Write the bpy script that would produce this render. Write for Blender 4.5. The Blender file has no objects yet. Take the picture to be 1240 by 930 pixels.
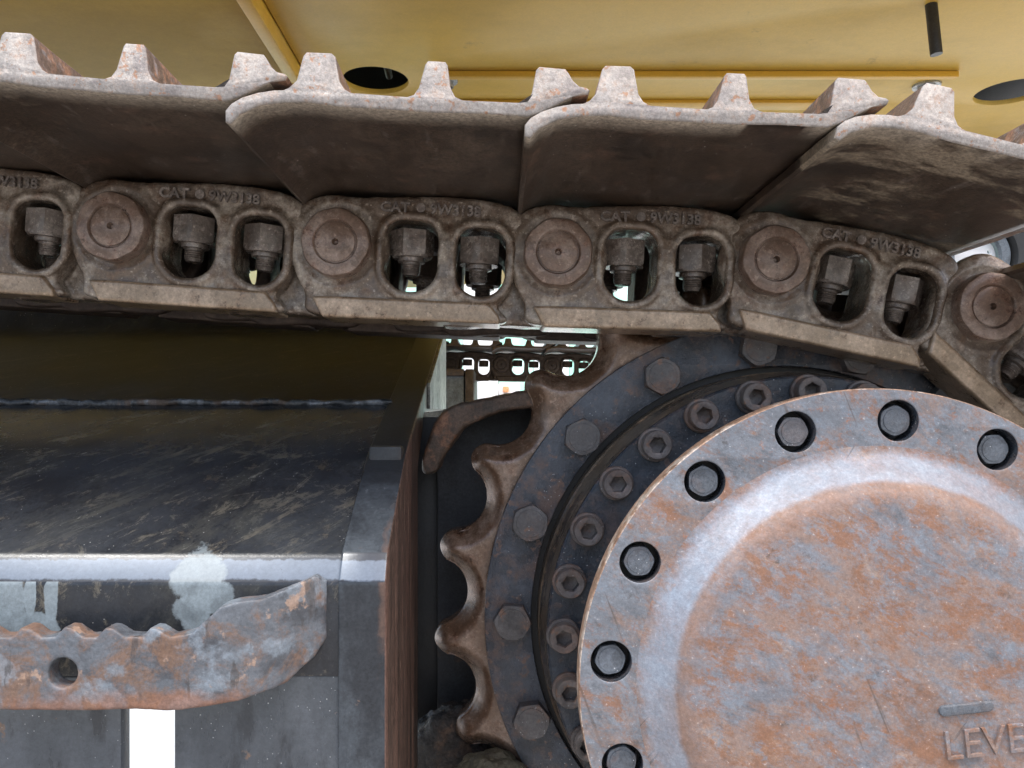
import bpy, bmesh, math, random
from mathutils import Vector, Matrix, noise
import numpy as np
random.seed(7)
R = math.radians
sc = bpy.context.scene
COL = sc.collection

# ------------------------------------------------------------------ camera, sky, sun, exposure
CZ = 1.30                      # height of the lens above the ground
F = 964.0                      # focal length in photo pixels
VX, VY = 604.0, 500.0          # where lines going straight away from us meet
cam_d = bpy.data.cameras.new('camera')
cam = bpy.data.objects.new('camera', cam_d); COL.objects.link(cam)
cam.location = (0, 0, CZ); cam.rotation_euler = (R(90), 0, 0)
cam_d.sensor_width = 36.0; cam_d.lens = 36.0 * F / 1240.0
cam_d.shift_x = (620 - VX) / 1240.0; cam_d.shift_y = (VY - 465) / 1240.0
cam_d.clip_start = 0.02; cam_d.clip_end = 2000
sc.camera = cam

SUN_EL, SUN_AZ = R(58), R(-55)        # azimuth measured from behind the camera, to its left
w = bpy.data.worlds.new('World'); sc.world = w; w.use_nodes = True
nt = w.node_tree
bg = nt.nodes['Background']
sky = nt.nodes.new('ShaderNodeTexSky'); sky.sky_type = 'NISHITA'; sky.sun_disc = False
sky.sun_elevation = SUN_EL; sky.sun_rotation = R(180) - SUN_AZ * -1
sky.air_density = 1.0; sky.dust_density = 4.0; sky.ozone_density = 1.0
nt.links.new(sky.outputs[0], bg.inputs[0]); bg.inputs[1].default_value = 0.15
sd = bpy.data.lights.new('sun', 'SUN'); sd.energy = 1.5; sd.angle = R(12); sd.color = (1.0, .97, .92)
so = bpy.data.objects.new('sun', sd); COL.objects.link(so)
ldir = Vector((math.sin(SUN_AZ) * math.cos(SUN_EL), -math.cos(SUN_AZ) * math.cos(SUN_EL), math.sin(SUN_EL)))
so.rotation_euler = ldir.to_track_quat('Z', 'Y').to_euler(); so.location = (-2, -4, 5)
vs = sc.view_settings; vs.view_transform = 'Standard'; vs.look = 'None'; vs.gamma = 1; vs.exposure = 1.05
vs.use_curve_mapping = False
sc.render.engine = 'CYCLES'; sc.cycles.max_bounces = 8; sc.cycles.diffuse_bounces = 4; sc.cycles.glossy_bounces = 4

def W(px, py, D):
    """a point of the photograph at the distance D (metres) from the lens plane"""
    return Vector(((px - VX) * D / F, D, CZ + (VY - py) * D / F))

# ------------------------------------------------------------------ materials
def rgb(c): return (c[0], c[1], c[2], 1)
class M_:
    def __init__(s, name, base, rough=.5, metal=0.0, spec=.5):
        m = bpy.data.materials.new(name); m.use_nodes = True
        s.m = m; s.nt = m.node_tree; s.b = s.nt.nodes['Principled BSDF']
        s.b.inputs['Metallic'].default_value = metal
        s.b.inputs['Specular IOR Level'].default_value = spec
        tc = s.n('ShaderNodeTexCoord'); oi = s.n('ShaderNodeObjectInfo')
        mul = s.n('ShaderNodeMath'); mul.operation = 'MULTIPLY'; mul.inputs[1].default_value = 37.0
        s.l(oi.outputs['Random'], mul.inputs[0])
        ad = s.n('ShaderNodeVectorMath'); ad.operation = 'ADD'
        s.l(tc.outputs['Object'], ad.inputs[0]); s.l(mul.outputs[0], ad.inputs[1])
        s.co = ad.outputs[0]; s.raw = tc.outputs['Object']
        rg = s.n('ShaderNodeRGB'); rg.outputs[0].default_value = rgb(base); s.c = rg.outputs[0]
        rv = s.n('ShaderNodeValue'); rv.outputs[0].default_value = rough; s.r = rv.outputs[0]
        s.h = None
    def n(s, t): return s.nt.nodes.new(t)
    def l(s, a, b): s.nt.links.new(a, b)
    def noise(s, scale, detail=6, rough=.6, stretch=None, rot=None, dist=0, raw=False):
        co = s.raw if raw else s.co
        if rot:
            mp = s.n('ShaderNodeMapping'); mp.inputs['Rotation'].default_value = [R(a) for a in rot]
            s.l(co, mp.inputs['Vector']); co = mp.outputs[0]
        if stretch:
            mp = s.n('ShaderNodeMapping'); mp.inputs['Scale'].default_value = stretch
            s.l(co, mp.inputs['Vector']); co = mp.outputs[0]
        t = s.n('ShaderNodeTexNoise'); t.inputs['Scale'].default_value = scale; t.inputs['Detail'].default_value = detail
        t.inputs['Roughness'].default_value = rough; t.inputs['Distortion'].default_value = dist
        s.l(co, t.inputs['Vector']); return t.outputs[0]
    def ramp(s, v, lo, hi, a=0.0, b=1.0, smooth=True):
        m = s.n('ShaderNodeMapRange'); m.interpolation_type = 'SMOOTHSTEP' if smooth else 'LINEAR'
        for i, x in enumerate((lo, hi, a, b)): m.inputs[i + 1].default_value = x
        s.l(v, m.inputs[0]); return m.outputs[0]
    def mul(s, a, b, op='MULTIPLY'):
        m = s.n('ShaderNodeMath'); m.operation = op
        for i, x in enumerate((a, b)):
            if isinstance(x, (int, float)): m.inputs[i].default_value = x
            else: s.l(x, m.inputs[i])
        return m.outputs[0]
    def mix(s, fac, col, r=None):
        x = s.n('ShaderNodeMix'); x.data_type = 'RGBA'
        s.l(fac, x.inputs[0]); s.l(s.c, x.inputs[6]); x.inputs[7].default_value = rgb(col); s.c = x.outputs[2]
        if r is not None:
            y = s.n('ShaderNodeMix'); s.l(fac, y.inputs[0]); s.l(s.r, y.inputs[2]); y.inputs[3].default_value = r; s.r = y.outputs[0]
        return s
    def layer(s, col, scale, lo, hi, amt=1.0, r=None, **k):
        f = s.ramp(s.noise(scale, **k), lo, hi, 0, amt); s.mix(f, col, r); return f
    def bump(s, v, strength=.3, dist=.001):
        b = s.n('ShaderNodeBump'); b.inputs['Strength'].default_value = strength; b.inputs['Distance'].default_value = dist
        s.l(v, b.inputs['Height'])
        if s.h is not None: s.l(s.h, b.inputs['Normal'])
        s.h = b.outputs[0]
    def sep(s):
        x = s.n('ShaderNodeSeparateXYZ'); s.l(s.raw, x.inputs[0]); return x.outputs
    def specks(s, col, scale, size, amt=1.0, r=None):
        v = s.n('ShaderNodeTexVoronoi'); v.inputs['Scale'].default_value = scale; s.l(s.co, v.inputs['Vector'])
        f = s.ramp(v.outputs['Distance'], size, size * .55, 0, amt)
        g = s.ramp(s.noise(scale * .13, 3), .5, .6)
        f = s.mul(f, g); s.mix(f, col, r); return f
    def grit(s, amt):
        a = s.ramp(s.noise(330, 3, .8), .32, .68, 1 - amt, 1 + amt, False)
        b = s.ramp(s.noise(85, 5, .75), .32, .68, 1 - amt * .7, 1 + amt * .7, False)
        k = s.mul(a, b)
        x = s.n('ShaderNodeVectorMath'); x.operation = 'SCALE'; s.l(s.c, x.inputs[0]); s.l(k, x.inputs['Scale']); s.c = x.outputs[0]
    def done(s, grit=.42):
        if grit: s.grit(grit)
        s.l(s.c, s.b.inputs['Base Color']); s.l(s.r, s.b.inputs['Roughness'])
        if s.h is not None: s.l(s.h, s.b.inputs['Normal'])
        return s.m

def cast_iron(name, base, light, rust, rough=.42, amt=.5, b=1.0):
    m = M_(name, base, rough)
    m.layer(light, 22, .44, .62, .9, rough + .06, detail=11, rough=.76)
    m.layer(rust, 60, .52, .7, amt, rough + .1)
    m.layer(tuple(c * .35 for c in base), 35, .56, .72, .6, rough - .1)
    m.layer(tuple(min(1, c * 2.2) for c in light), 420, .66, .74, .45, .35, detail=3)
    m.layer(tuple(min(1, c * 1.5) for c in light), 190, .58, .70, .45, .3, detail=5)
    m.b.inputs['Metallic'].default_value = .3; m.b.inputs['Coat Weight'].default_value = .5; m.b.inputs['Coat Roughness'].default_value = .16
    m.layer(tuple(c * .3 for c in base), 60, .55, .68, .8, rough - .1, detail=9, rough=.75)
    m.bump(m.noise(700, 4, .75), .6 * b, .0010); m.bump(m.noise(110, 6, .65), .55 * b, .0016)
    return m.done(.24)

MAT = {}
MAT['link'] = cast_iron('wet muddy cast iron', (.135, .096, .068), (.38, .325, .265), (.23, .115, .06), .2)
MAT['link_far'] = cast_iron('shade darkened cast iron', (.05, .034, .025), (.09, .065, .048), (.08, .042, .028), .5)  # darker copy of the link iron, shade painted in for inner and far links
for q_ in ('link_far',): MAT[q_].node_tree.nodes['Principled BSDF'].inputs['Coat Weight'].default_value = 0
MAT['pin'] = cast_iron('rust brown pin end', (.165, .105, .075), (.33, .25, .205), (.28, .13, .08), .28)
MAT['nut'] = cast_iron('wet dark steel nut', (.14, .115, .098), (.30, .26, .23), (.18, .10, .065), .24, .4)
MAT['rail'] = cast_iron('worn rail steel', (.28, .20, .13), (.46, .34, .24), (.30, .17, .09), .28, .5, .45)
MAT['sprocket'] = cast_iron('polished brown sprocket steel', (.15, .088, .054), (.29, .205, .155), (.19, .085, .045), .2, .6, .6)

# shoe body: dark brown, oily, rubbed paler towards its cut edge
def shoe_mat(muddy):
    m = M_('dark brown shoe steel', (.045, .030, .021), .34)
    m.layer((.10, .073, .054), 9, .4, .7, .8, .5, stretch=(1, .5, 1), detail=9, rough=.7)
    m.layer((.14, .08, .055), 30, .55, .72, .5); m.layer((.19,.16,.14), 90, .58, .7, .35, .4, stretch=(1,.25,1), detail=8)
    m.layer((.022, .016, .013), 12, .48, .66, .8, .26, detail=9)
    st = m.layer((.27, .22, .16), 6.5, (.50 if muddy else .63), (.60 if muddy else .70), (.8 if muddy else .6), .6, detail=8, rough=.7, stretch=(1, 1.6, 1), dist=.4)
    xyz = m.sep()
    edge = m.mul(m.ramp(xyz[1], .034, .0), m.ramp(m.noise(9, 5, stretch=(1, .01, 1)), .32, .42))
    m.mix(edge, (.34, .29, .23), .6)
    m.specks((.5, .46, .42), 110, .09, .8, .4)
    m.bump(m.noise(500, 5, .7), .3, .0008); m.bump(m.noise(60, 4, stretch=(1, .15, 1)), .3, .0015)
    return m.done()
MAT['shoe'] = shoe_mat(False); MAT['shoe_muddy'] = shoe_mat(True)

# flame cut edge: pale grey scale with orange specks
m = M_('pale cut shoe edge', (.30, .275, .255), .5, 0.2)
m.layer((.20, .175, .17), 45, .5, .66, .8, detail=11, rough=.78)
m.layer((.42, .385, .35), 30, .42, .6, .7, detail=10, rough=.75)
m.layer((.33, .20, .13), 60, .50, .66, .6, .7, detail=12, rough=.8); m.layer((.36, .17, .08), 150, .59, .66, .7, .8, detail=6)
m.layer((.30, .17, .11), 320, .62, .7, .7, .8)
m.bump(m.noise(400, 5, .7), .5, .0012)
MAT['edge'] = m.done(.25)
m = M_('rusty grouser flank', (.13, .09, .07), .5)
m.layer((.28, .15, .09), 60, .48, .6, .8, .7)
m.layer((.22, .21, .22), 80, .55, .65, .7)
m.bump(m.noise(300, 6, .7), .6, .0015)
MAT['grouser'] = m.done()

# final drive cover: slate blue paint worn through to rust, streaks running down to the right
def cover_mat(name, rust_amt, blue, centre=False):
    m = M_(name, blue, .46, .1)
    k = dict(rot=(0, -28, 0), stretch=(.8, 1, 1.5), detail=14, rough=.82, dist=.25)
    o = rust_amt * .10
    m.layer(tuple(c * 1.5 for c in blue), 12, .38, .62, .8, .4, **k)
    m.layer(tuple(c * .5 for c in blue), 30, .50, .66, .8, .42, **k)
    m.layer((.27, .18, .14), 10, .51 - o, .63 - o, .85, .55, **k)
    m.layer((.25, .12, .065), 24, .51 - o * .6, .62 - o * .6, .85, .6, **k)
    m.layer((.38, .275, .21), 20, .54, .66, .7, .5, **k)
    m.layer((.20, .235, .28), 40, .51, .61, .8, .42, **k)
    m.layer((.33, .135, .06), 90, .57, .66, .7, .6, detail=10, rough=.8)
    m.layer((.075, .065, .06), 60, .57, .67, .65, .4, detail=12, rough=.8)
    m.layer((.10, .10, .105), 9, .53, .66, .5, .4, detail=14, rough=.8)
    m.layer((.06, .055, .055), 34, .665, .70, .7, .4, rot=(0, 52, 0), stretch=(.12, 1, 2.6), detail=4)
    m.layer((.09, .07, .06), 26, .665, .70, .6, .4, rot=(0, -68, 0), stretch=(.1, 1, 2.6), detail=4)
    m.layer((.60, .56, .54), 330, .64, .72, .5, .3)
    if centre:
        s = m.sep()
        rr = m.mul(m.mul(m.mul(s[0], s[0]), m.mul(s[2], s[2]), 'ADD'), .5, 'POWER')
        n = m.noise(40, 7, .7)
        rim = m.mul(m.ramp(m.mul(rr, m.mul(m.noise(18, 10, .8), .04), 'ADD'), .162, .176), m.ramp(m.noise(9, 5), .3, .5, .6, 1))
        m.mix(m.mul(rim, m.mul(m.ramp(rr, .172, .160), m.ramp(m.noise(30, 9, .75), .38, .58, .15, .9))), (.27, .18, .145), .5)
        blu = m.ramp(m.mul(rr, m.mul(n, .006), 'ADD'), .162, .167)
        mo = m.ramp(m.noise(26, 12, .78), .30, .62, 1, .55)
        m.mix(m.mul(m.mul(blu, mo), m.ramp(m.mul(rr, m.mul(m.noise(22, 9, .75), .03), 'ADD'), .2045, .190)), (.30, .345, .415), .36)  # pale blue ring paints the sky light on the bevel
        m.layer((.3, .2, .16), 34, .62, .68, .5, .5, detail=10, rough=.75)
    m.bump(m.noise(600, 5, .7), .3, .0007); m.bump(m.noise(90, 7, .7), .55, .0016)
    return m.done(.17)
MAT['cover'] = cover_mat('weathered slate and rust flange', .35, (.15, .165, .188))
MAT['dome'] = cover_mat('rusted cover centre', .75, (.165, .175, .20), True)
m = M_('worn bright rim', (.36, .23, .16), .45, .2)
m.layer((.5, .42, .36), 60, .5, .6); m.layer((.2, .12, .08), 90, .55, .65); m.bump(m.noise(300), .3, .001)
MAT['rim'] = m.done()

def ring_mat(name, base, r=.42, rust=.5):
    m = M_(name, base, r)
    m.layer(tuple(c * 1.6 for c in base), 18, .42, .65, .8, r + .06)
    m.layer(tuple(c * .5 for c in base), 30, .52, .66, .7, r - .06)
    m.layer((.17, .11, .085), 20, .48, .64, rust, .5, detail=11, rough=.75)
    m.layer((.20, .12, .085), 75, .57, .65, rust, .6, detail=7)
    m.specks((.62, .64, .66), 230, .14, .8, .3)
    m.bump(m.noise(700, 4, .7), .5, .0009); m.bump(m.noise(80, 8, .7), .5, .002)
    return m.done(.25)
MAT['ring'] = ring_mat('dark blue grey ring paint', (.052, .060, .074), .24, .8)
MAT['ring2'] = ring_mat('dark satin flange paint', (.036, .044, .056), .24, .35)
MAT['hex'] = ring_mat('rusty blue grey bolt head', (.095, .09, .09), .3, .95)
MAT['socket'] = ring_mat('rusty socket screw', (.12, .105, .10), .3, .95)
MAT['coverbolt'] = ring_mat('dark grey bolt head', (.10, .115, .135), .26, .3)
m = M_('oily khaki band', (.15, .115, .08), .3)
m.layer((.05, .04, .032), 12, .45, .6, .8, .25, stretch=(1, 4, 1)); m.layer((.3, .2, .13), 40, .55, .65, .6)
m.bump(m.noise(120, 6), .4, .001)
MAT['band'] = m.done()
m = M_('black for gap shade', (.010, .010, .011), .5); m.bump(m.noise(200), .3, .001); MAT['black'] = m.done()  # near black stands in for the shade inside gaps and holes
m = M_('dark blue guard plate', (.022, .025, .031), .5)
m.layer((.04, .043, .05), 20, .45, .65, .7); m.layer((.09, .055, .035), 30, .62, .7, .6); m.bump(m.noise(500), .3, .0008)
MAT['guard'] = m.done()

# track frame: glossy black paint, wet, tan scuffs running up to the right
def frame_mat(name, base, scuff, r=.2, dull=0):
    m = M_(name, base, r, 0, .5)
    k = dict(rot=(0, 0, -42), detail=13, rough=.8, dist=.5)
    m.layer((.034, .039, .047), 6, .38, .64, .8, r + .08, stretch=(1, 1, .7), detail=10, rough=.7)
    m.layer((.075, .075, .065), 6, .48, .66, .65 * scuff, r + .12, stretch=(.6, 2.2, 1), **k)
    m.layer((.17, .15, .11), 30, .53, .66, .6 * scuff, .45, stretch=(.5, 1.7, 1), **k)
    m.layer((.30, .29, .25), 60, .61, .67, .7 * scuff, .5, stretch=(.35, 2.0, 1), **k)
    m.layer((.12, .09, .05), 26, .56, .68, .5 * scuff, .5, detail=12, rough=.8)
    m.layer((.13, .12, .09), 11, .56, .66, .6 * scuff, .5, detail=14, rough=.85, dist=1.2)
    m.specks((.5, .5, .48), 190, .10, .8, .4)
    m.bump(m.noise(7, 3), .12, .01); m.bump(m.noise(260, 6, .75), .3, .0008)
    return m
MAT['frame'] = frame_mat('shade darkened upper frame paint', (.008, .009, .012), .35, .5).done(.2)  # base colour darkened for the shade under the track
MAT['frame'].node_tree.nodes['Principled BSDF'].inputs['Specular IOR Level'].default_value = .2
m = frame_mat('black side paint with pale residue', (.016, .018, .022), 1.0, .2)
s = m.sep()
nn = m.noise(28, 6, .6, raw=True)
def blob(cx, cz, rx, rz):
    dx = m.mul(m.mul(s[0], cx, 'SUBTRACT'), 1 / rx); dz = m.mul(m.mul(s[2], cz, 'SUBTRACT'), 1 / rz)
    d = m.mul(m.mul(dx, dx), m.mul(dz, dz), 'ADD')
    return m.ramp(m.mul(d, m.mul(m.mul(nn, .5, 'SUBTRACT'), 3.0), 'ADD'), 1.0, .72)
for (bx, by, rx, rz) in ((240, 703, .023, .024), (232, 742, .017, .016), (262, 722, .016, .016), (8, 735, .016, .03), (44, 760, .02, .013), (62, 728, .006, .02), (36, 722, .005, .016)):
    c = W(bx, by, .62)
    m.mix(m.mul(blob(c.x, c.z, rx, rz), m.ramp(m.noise(50, 6), .25, .6, .55, .95)), (.22, .265, .29), .4)
MAT['side'] = m.done(.18)
m.b.inputs['Metallic'].default_value = 0
m = M_('bend with painted sky sheen', (.125, .155, .20), .36, .15)  # pale blue-grey puts the sky reflection on the bend into its colour
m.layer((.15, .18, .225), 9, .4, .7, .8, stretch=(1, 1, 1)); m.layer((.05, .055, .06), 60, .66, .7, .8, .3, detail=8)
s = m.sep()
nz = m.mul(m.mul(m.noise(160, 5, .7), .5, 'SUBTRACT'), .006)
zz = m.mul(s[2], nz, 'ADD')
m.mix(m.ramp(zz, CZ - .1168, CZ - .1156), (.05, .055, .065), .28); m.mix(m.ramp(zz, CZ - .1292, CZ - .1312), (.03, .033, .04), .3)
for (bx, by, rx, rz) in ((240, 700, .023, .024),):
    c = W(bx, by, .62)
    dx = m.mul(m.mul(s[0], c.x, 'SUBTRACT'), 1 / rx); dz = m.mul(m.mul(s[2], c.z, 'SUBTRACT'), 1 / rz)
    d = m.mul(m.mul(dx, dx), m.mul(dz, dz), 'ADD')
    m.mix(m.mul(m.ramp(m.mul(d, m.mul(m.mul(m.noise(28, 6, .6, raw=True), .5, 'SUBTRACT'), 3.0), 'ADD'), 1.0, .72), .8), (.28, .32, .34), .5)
m.bump(m.noise(200, 5), .12, .0005); MAT['sky_sheen'] = m.done(.1)
def low_mat():
    m = M_('slate grey lower side paint', (.062, .072, .083), .26)
    m.layer((.105, .118, .135), 14, .42, .65, .8, .4, stretch=(1, 1, .4))
    m.layer((.025, .028, .033), 30, .52, .64, .6, .25, stretch=(1.5, 1, .5))
    m.layer((.25, .15, .09), 38, .66, .72, .7, .6)
    m.specks((.6, .62, .63), 260, .14, .7, .3)
    m.bump(m.noise(400, 5), .25, .0006)
    return m.done(.15)
MAT['low'] = low_mat()
m = M_('scuffed end plate paint', (.03, .034, .04), .22)
m.layer((.075, .088, .102), 12, .45, .62, .8, .3, stretch=(1, 1, .5), detail=9)
m.layer((.27, .15, .09), 26, .62, .69, .85, .6, detail=11, rough=.76)
s = m.sep()
er = m.mul(m.ramp(m.mul(s[0], m.mul(m.noise(30, 7, .7), .02), 'ADD'), -.0845, -.079), m.ramp(m.noise(12), .45, .55))
m.mix(m.mul(er, .45), (.18, .10, .065), .5)
m.bump(m.noise(250, 5), .2, .0007); m.mix(m.ramp(s[2], CZ - .065, CZ - .02, 0, .8), (.022, .020, .017), .6)  # upper end darkened in the colour to hold down reflected yellow
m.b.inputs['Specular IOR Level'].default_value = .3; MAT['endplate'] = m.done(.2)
m = M_('rusty laminated plate side', (.075, .05, .04), .4)
m.layer((.13, .075, .058), 26, .42, .58, .9, .5, stretch=(1, 2.2, .12), detail=7)
m.layer((.03, .024, .02), 30, .55, .6, .9, .4, stretch=(1, 2.8, .1), detail=6)
m.layer((.30, .2, .15), 45, .6, .68, .6, .5, stretch=(1, 2, .2))
m.layer((.5, .4, .34), 500, .66, .72, .5, .35)
m.bump(m.noise(50, 6, stretch=(1, 2.4, .1)), .8, .004); m.bump(m.noise(400), .3, .001)
MAT['rustside'] = m.done()
m = M_('painted lit side face', (.28, .28, .26), .5, .2)  # pale colour stands for light falling on the side face
m.layer((.09, .09, .08), 30, .48, .6, .8, stretch=(1, 1, .3)); m.layer((.42, .43, .4), 60, .5, .6, .6)
m.bump(m.noise(200, 5), .3, .001); MAT['lit'] = m.done()
m = M_('brown crusted guard rim', (.08, .052, .036), .5)
m.layer((.20, .095, .05), 40, .5, .62, .8); m.layer((.2, .19, .16), 22, .6, .68, .8); m.layer((.03, .026, .022), 34, .5, .62, .7)
m.bump(m.noise(150, 7, .7), .8, .003); MAT['crust'] = m.done()
m = M_('step bar flaking paint', (.12, .135, .155), .3)
m.layer((.055, .06, .07), 25, .45, .6, .8, .35, detail=9, stretch=(.7, 1, 1.4))
m.layer((.19, .11, .07), 20, .46, .60, .85, .55, detail=12, rough=.76, dist=.4)
m.layer((.20, .24, .28), 30, .52, .6, .7, .4, detail=9)
m.layer((.38, .26, .19), 46, .6, .66, .8, .55, detail=8)
m.layer((.06, .055, .055), 38, .6, .67, .7, .35, stretch=(2, 1, .5))
s = m.sep()
lo_ = m.mul(m.ramp(m.mul(s[2], m.mul(m.noise(26, 7, .7), .04), 'ADD'), CZ - .178, CZ - .19), m.ramp(m.noise(18), .35, .5))
m.mix(m.mul(lo_, .7), (.24, .11, .06), .6)
m.bump(m.noise(110, 7, .7), .6, .0018); MAT['bar'] = m.done(.22)
m = M_('weld bead', (.05, .055, .06), .25, .3); m.layer((.2, .22, .25), 50, .5, .6, .8); m.layer((.1, .07, .05), 30, .5, .6, .8, .6); m.bump(m.noise(150, stretch=(3, 1, 1)), .7, .003); MAT['weld'] = m.done()

def yellow(name, base, r=.3):
    m = M_(name, base, r)
    m.layer(tuple(c * .6 for c in base), 3.5, .45, .65, .5, r + .1, detail=8, stretch=(.6, 1, 1))
    m.layer((.70, .54, .22), 5, .5, .72, .3, r + .15, detail=8)
    m.layer((.22, .14, .05), 16, .62, .72, .45, .5, detail=9, rough=.7)
    m.bump(m.noise(200, 4), .15, .0006)
    m.b.inputs['Specular IOR Level'].default_value = .22
    m.layer((.30, .20, .06), 2.2, .55, .72, .35, .5, detail=9, stretch=(.4, 1, 1))
    return m.done(.05)
MAT['yellow'] = yellow('dusty yellow paint', (.68, .46, .085), .38)
MAT['yellow_dark'] = yellow('old olive yellow paint', (.52, .36, .07), .4)
MAT['gold'] = yellow('golden yellow paint', (.72, .44, .06), .35)
m = M_('zinc bolt', (.4, .42, .42), .4, .4); MAT['zinc'] = m.done()
m = M_('black rubber', (.018, .018, .018), .4); m.bump(m.noise(300), .2, .001); MAT['rubber'] = m.done()
m = M_('pale concrete', (.80, .80, .78), .8)
m.layer((.7, .71, .69), 1.4, .4, .65, .8); m.layer((.72, .72, .7), 8, .5, .65, .6); m.layer((.55, .54, .5), 30, .62, .7, .5)
m.bump(m.noise(60, 6), .5, .004); MAT['ground'] = m.done(0)
m = M_('grey gravelly dirt', (.34, .32, .29), .85); m.layer((.42, .40, .37), 6, .45, .6, .8, detail=12, rough=.75); m.bump(m.noise(60, 6), .6, .006); MAT['dirt'] = m.done()
m = M_('mint green sheet metal', (.42, .85, .66), .5); m.layer((.7, .86, .8), 2, .45, .6, .8); MAT['mint'] = m.done(0)
m = M_('white painted wall', (.8, .8, .79), .5); m.layer((.68, .7, .7), 3, .5, .7, .7); MAT['white'] = m.done(0)
m = M_('orange lamp plastic', (.85, .42, .2), .5); MAT['orange'] = m.done()
m = M_('grey blue box paint', (.12, .14, .16), .5); m.layer((.07, .08, .09), 8, .5, .6); MAT['boxgrey'] = m.done()
m = M_('mud and oily scale', (.035, .03, .026), .25)
m.layer((.09, .055, .035), 30, .5, .62, .9); m.layer((.02, .02, .02), 22, .5, .6, .8, .2); m.layer((.16, .18, .2), 40, .62, .7, .7, .2)
m.bump(m.noise(120, 7, .7), 1, .004); MAT['mud'] = m.done()
m = M_('greenish dried mud', (.10, .09, .06), .5); m.layer((.09, .075, .05), 40, .48, .6, .8); m.layer((.3, .29, .22), 70, .6, .66, .7)
m.bump(m.noise(150, 7, .7), .9, .003); MAT['mud2'] = m.done()

# ------------------------------------------------------------------ mesh helpers
def tag(o, label=None, cat=None, group=None, kind=None):
    if label: o['label'] = label
    if cat: o['category'] = cat
    if group: o['group'] = group
    if kind: o['kind'] = kind
    return o
def link(name, me, mats=(), parent=None, loc=None, rot=None):
    o = bpy.data.objects.new(name, me); COL.objects.link(o)
    if me is not None:
        me.name = name
        if not me.materials:
            for x in mats: me.materials.append(MAT[x])
    if parent: o.parent = parent
    if loc is not None: o.location = loc
    if rot is not None: o.rotation_euler = rot
    return o
def empty(name, loc, rot=(0, 0, 0)):
    o = bpy.data.objects.new(name, None); COL.objects.link(o); o.location = loc; o.rotation_euler = rot
    o.empty_display_size = .02
    return o
def smooth(me, ang=35):
    me.polygons.foreach_set('use_smooth', [True] * len(me.polygons)); me.set_sharp_from_angle(angle=R(ang)); me.update(); return me
def raw(verts, faces):
    me = bpy.data.meshes.new('m'); me.from_pydata([tuple(v) for v in verts], [], faces)
    bm = bmesh.new(); bm.from_mesh(me); bmesh.ops.recalc_face_normals(bm, faces=bm.faces); bm.to_mesh(me); bm.free(); return me
def plate(loops, y0, y1, bev=0.0, res=2, ang=35):
    """flat plate in the x-z plane, front at y0, back at y1; loops[0] is the outline, the rest are holes"""
    cu = bpy.data.curves.new('c', 'CURVE'); cu.dimensions = '2D'; cu.fill_mode = 'BOTH'
    cu.extrude = (y1 - y0) / 2 - bev; cu.bevel_depth = bev; cu.bevel_resolution = res; cu.offset = -bev
    for lp in loops:
        sp = cu.splines.new('POLY'); sp.points.add(len(lp) - 1)
        for i, p in enumerate(lp): sp.points[i].co = (p[0], p[1], 0, 1)
        sp.use_cyclic_u = True
    o = bpy.data.objects.new('c', cu); COL.objects.link(o)
    dg = bpy.context.evaluated_depsgraph_get()
    me = bpy.data.meshes.new_from_object(o.evaluated_get(dg)); bpy.data.objects.remove(o)
    mid = (y0 + y1) / 2
    me.transform(Matrix(((1, 0, 0, 0), (0, 0, -1, mid), (0, 1, 0, 0), (0, 0, 0, 1))))
    bm = bmesh.new(); bm.from_mesh(me); bmesh.ops.remove_doubles(bm, verts=bm.verts, dist=1e-6)
    bmesh.ops.recalc_face_normals(bm, faces=bm.faces); bm.to_mesh(me); bm.free()
    me.materials.clear()
    return smooth(me, ang)
def circ(cx, cz, r, n=48, a0=0): return [(cx + r * math.cos(a0 + i * 2 * math.pi / n), cz + r * math.sin(a0 + i * 2 * math.pi / n)) for i in range(n)]
def rrect(cx, cz, w_, h_, rt, rb, n=8):
    out = []
    for (sx, sz, r, a) in ((1, 1, rt, 0), (-1, 1, rt, 90), (-1, -1, rb, 180), (1, -1, rb, 270)):
        x = cx + sx * (w_ / 2 - r); z = cz + sz * (h_ / 2 - r)
        for i in range(n + 1):
            t = R(a + 90 * i / n); out.append((x + r * math.cos(t), z + r * math.sin(t)))
    return out
def spline(pts, n=6, closed=True):
    """Catmull-Rom through the points"""
    out = []; N = len(pts)
    rng = range(N) if closed else range(N - 1)
    for i in rng:
        g = lambda k: pts[k % N] if closed else pts[max(0, min(N - 1, k))]
        p0, p1, p2, p3 = (np.array(g(i + k - 1), float) for k in range(4))
        for j in range(n):
            t = j / n
            out.append(tuple(.5 * ((2 * p1) + (-p0 + p2) * t + (2 * p0 - 5 * p1 + 4 * p2 - p3) * t * t + (-p0 + 3 * p1 - 3 * p2 + p3) * t ** 3)))
    if not closed: out.append(tuple(pts[-1]))
    return out
def lathe(prof, seg=64, cx=0, cz=0, ang=35, flat=None):
    """profile of (radius, y) turned about the y axis"""
    vs_, fs = [], []
    for (r, y) in prof:
        for i in range(seg):
            a = 2 * math.pi * i / seg
            rr = r * (flat(a) if flat else 1)
            vs_.append((cx + rr * math.cos(a), y, cz + rr * math.sin(a)))
    for k in range(len(prof) - 1):
        for i in range(seg):
            j = (i + 1) % seg
            fs.append((k * seg + i, k * seg + j, (k + 1) * seg + j, (k + 1) * seg + i))
    for k, e in ((0, prof[0]), (len(prof) - 1, prof[-1])):
        if e[0] > 0.0004 and e is prof[0] and prof[0][0] < .02: fs.append(tuple(range(seg)))
    bm = bmesh.new(); me = raw(vs_, fs)
    bm.from_mesh(me); bmesh.ops.remove_doubles(bm, verts=bm.verts, dist=1e-7); bmesh.ops.recalc_face_normals(bm, faces=bm.faces); bm.to_mesh(me); bm.free()
    return smooth(me, ang)
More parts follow.
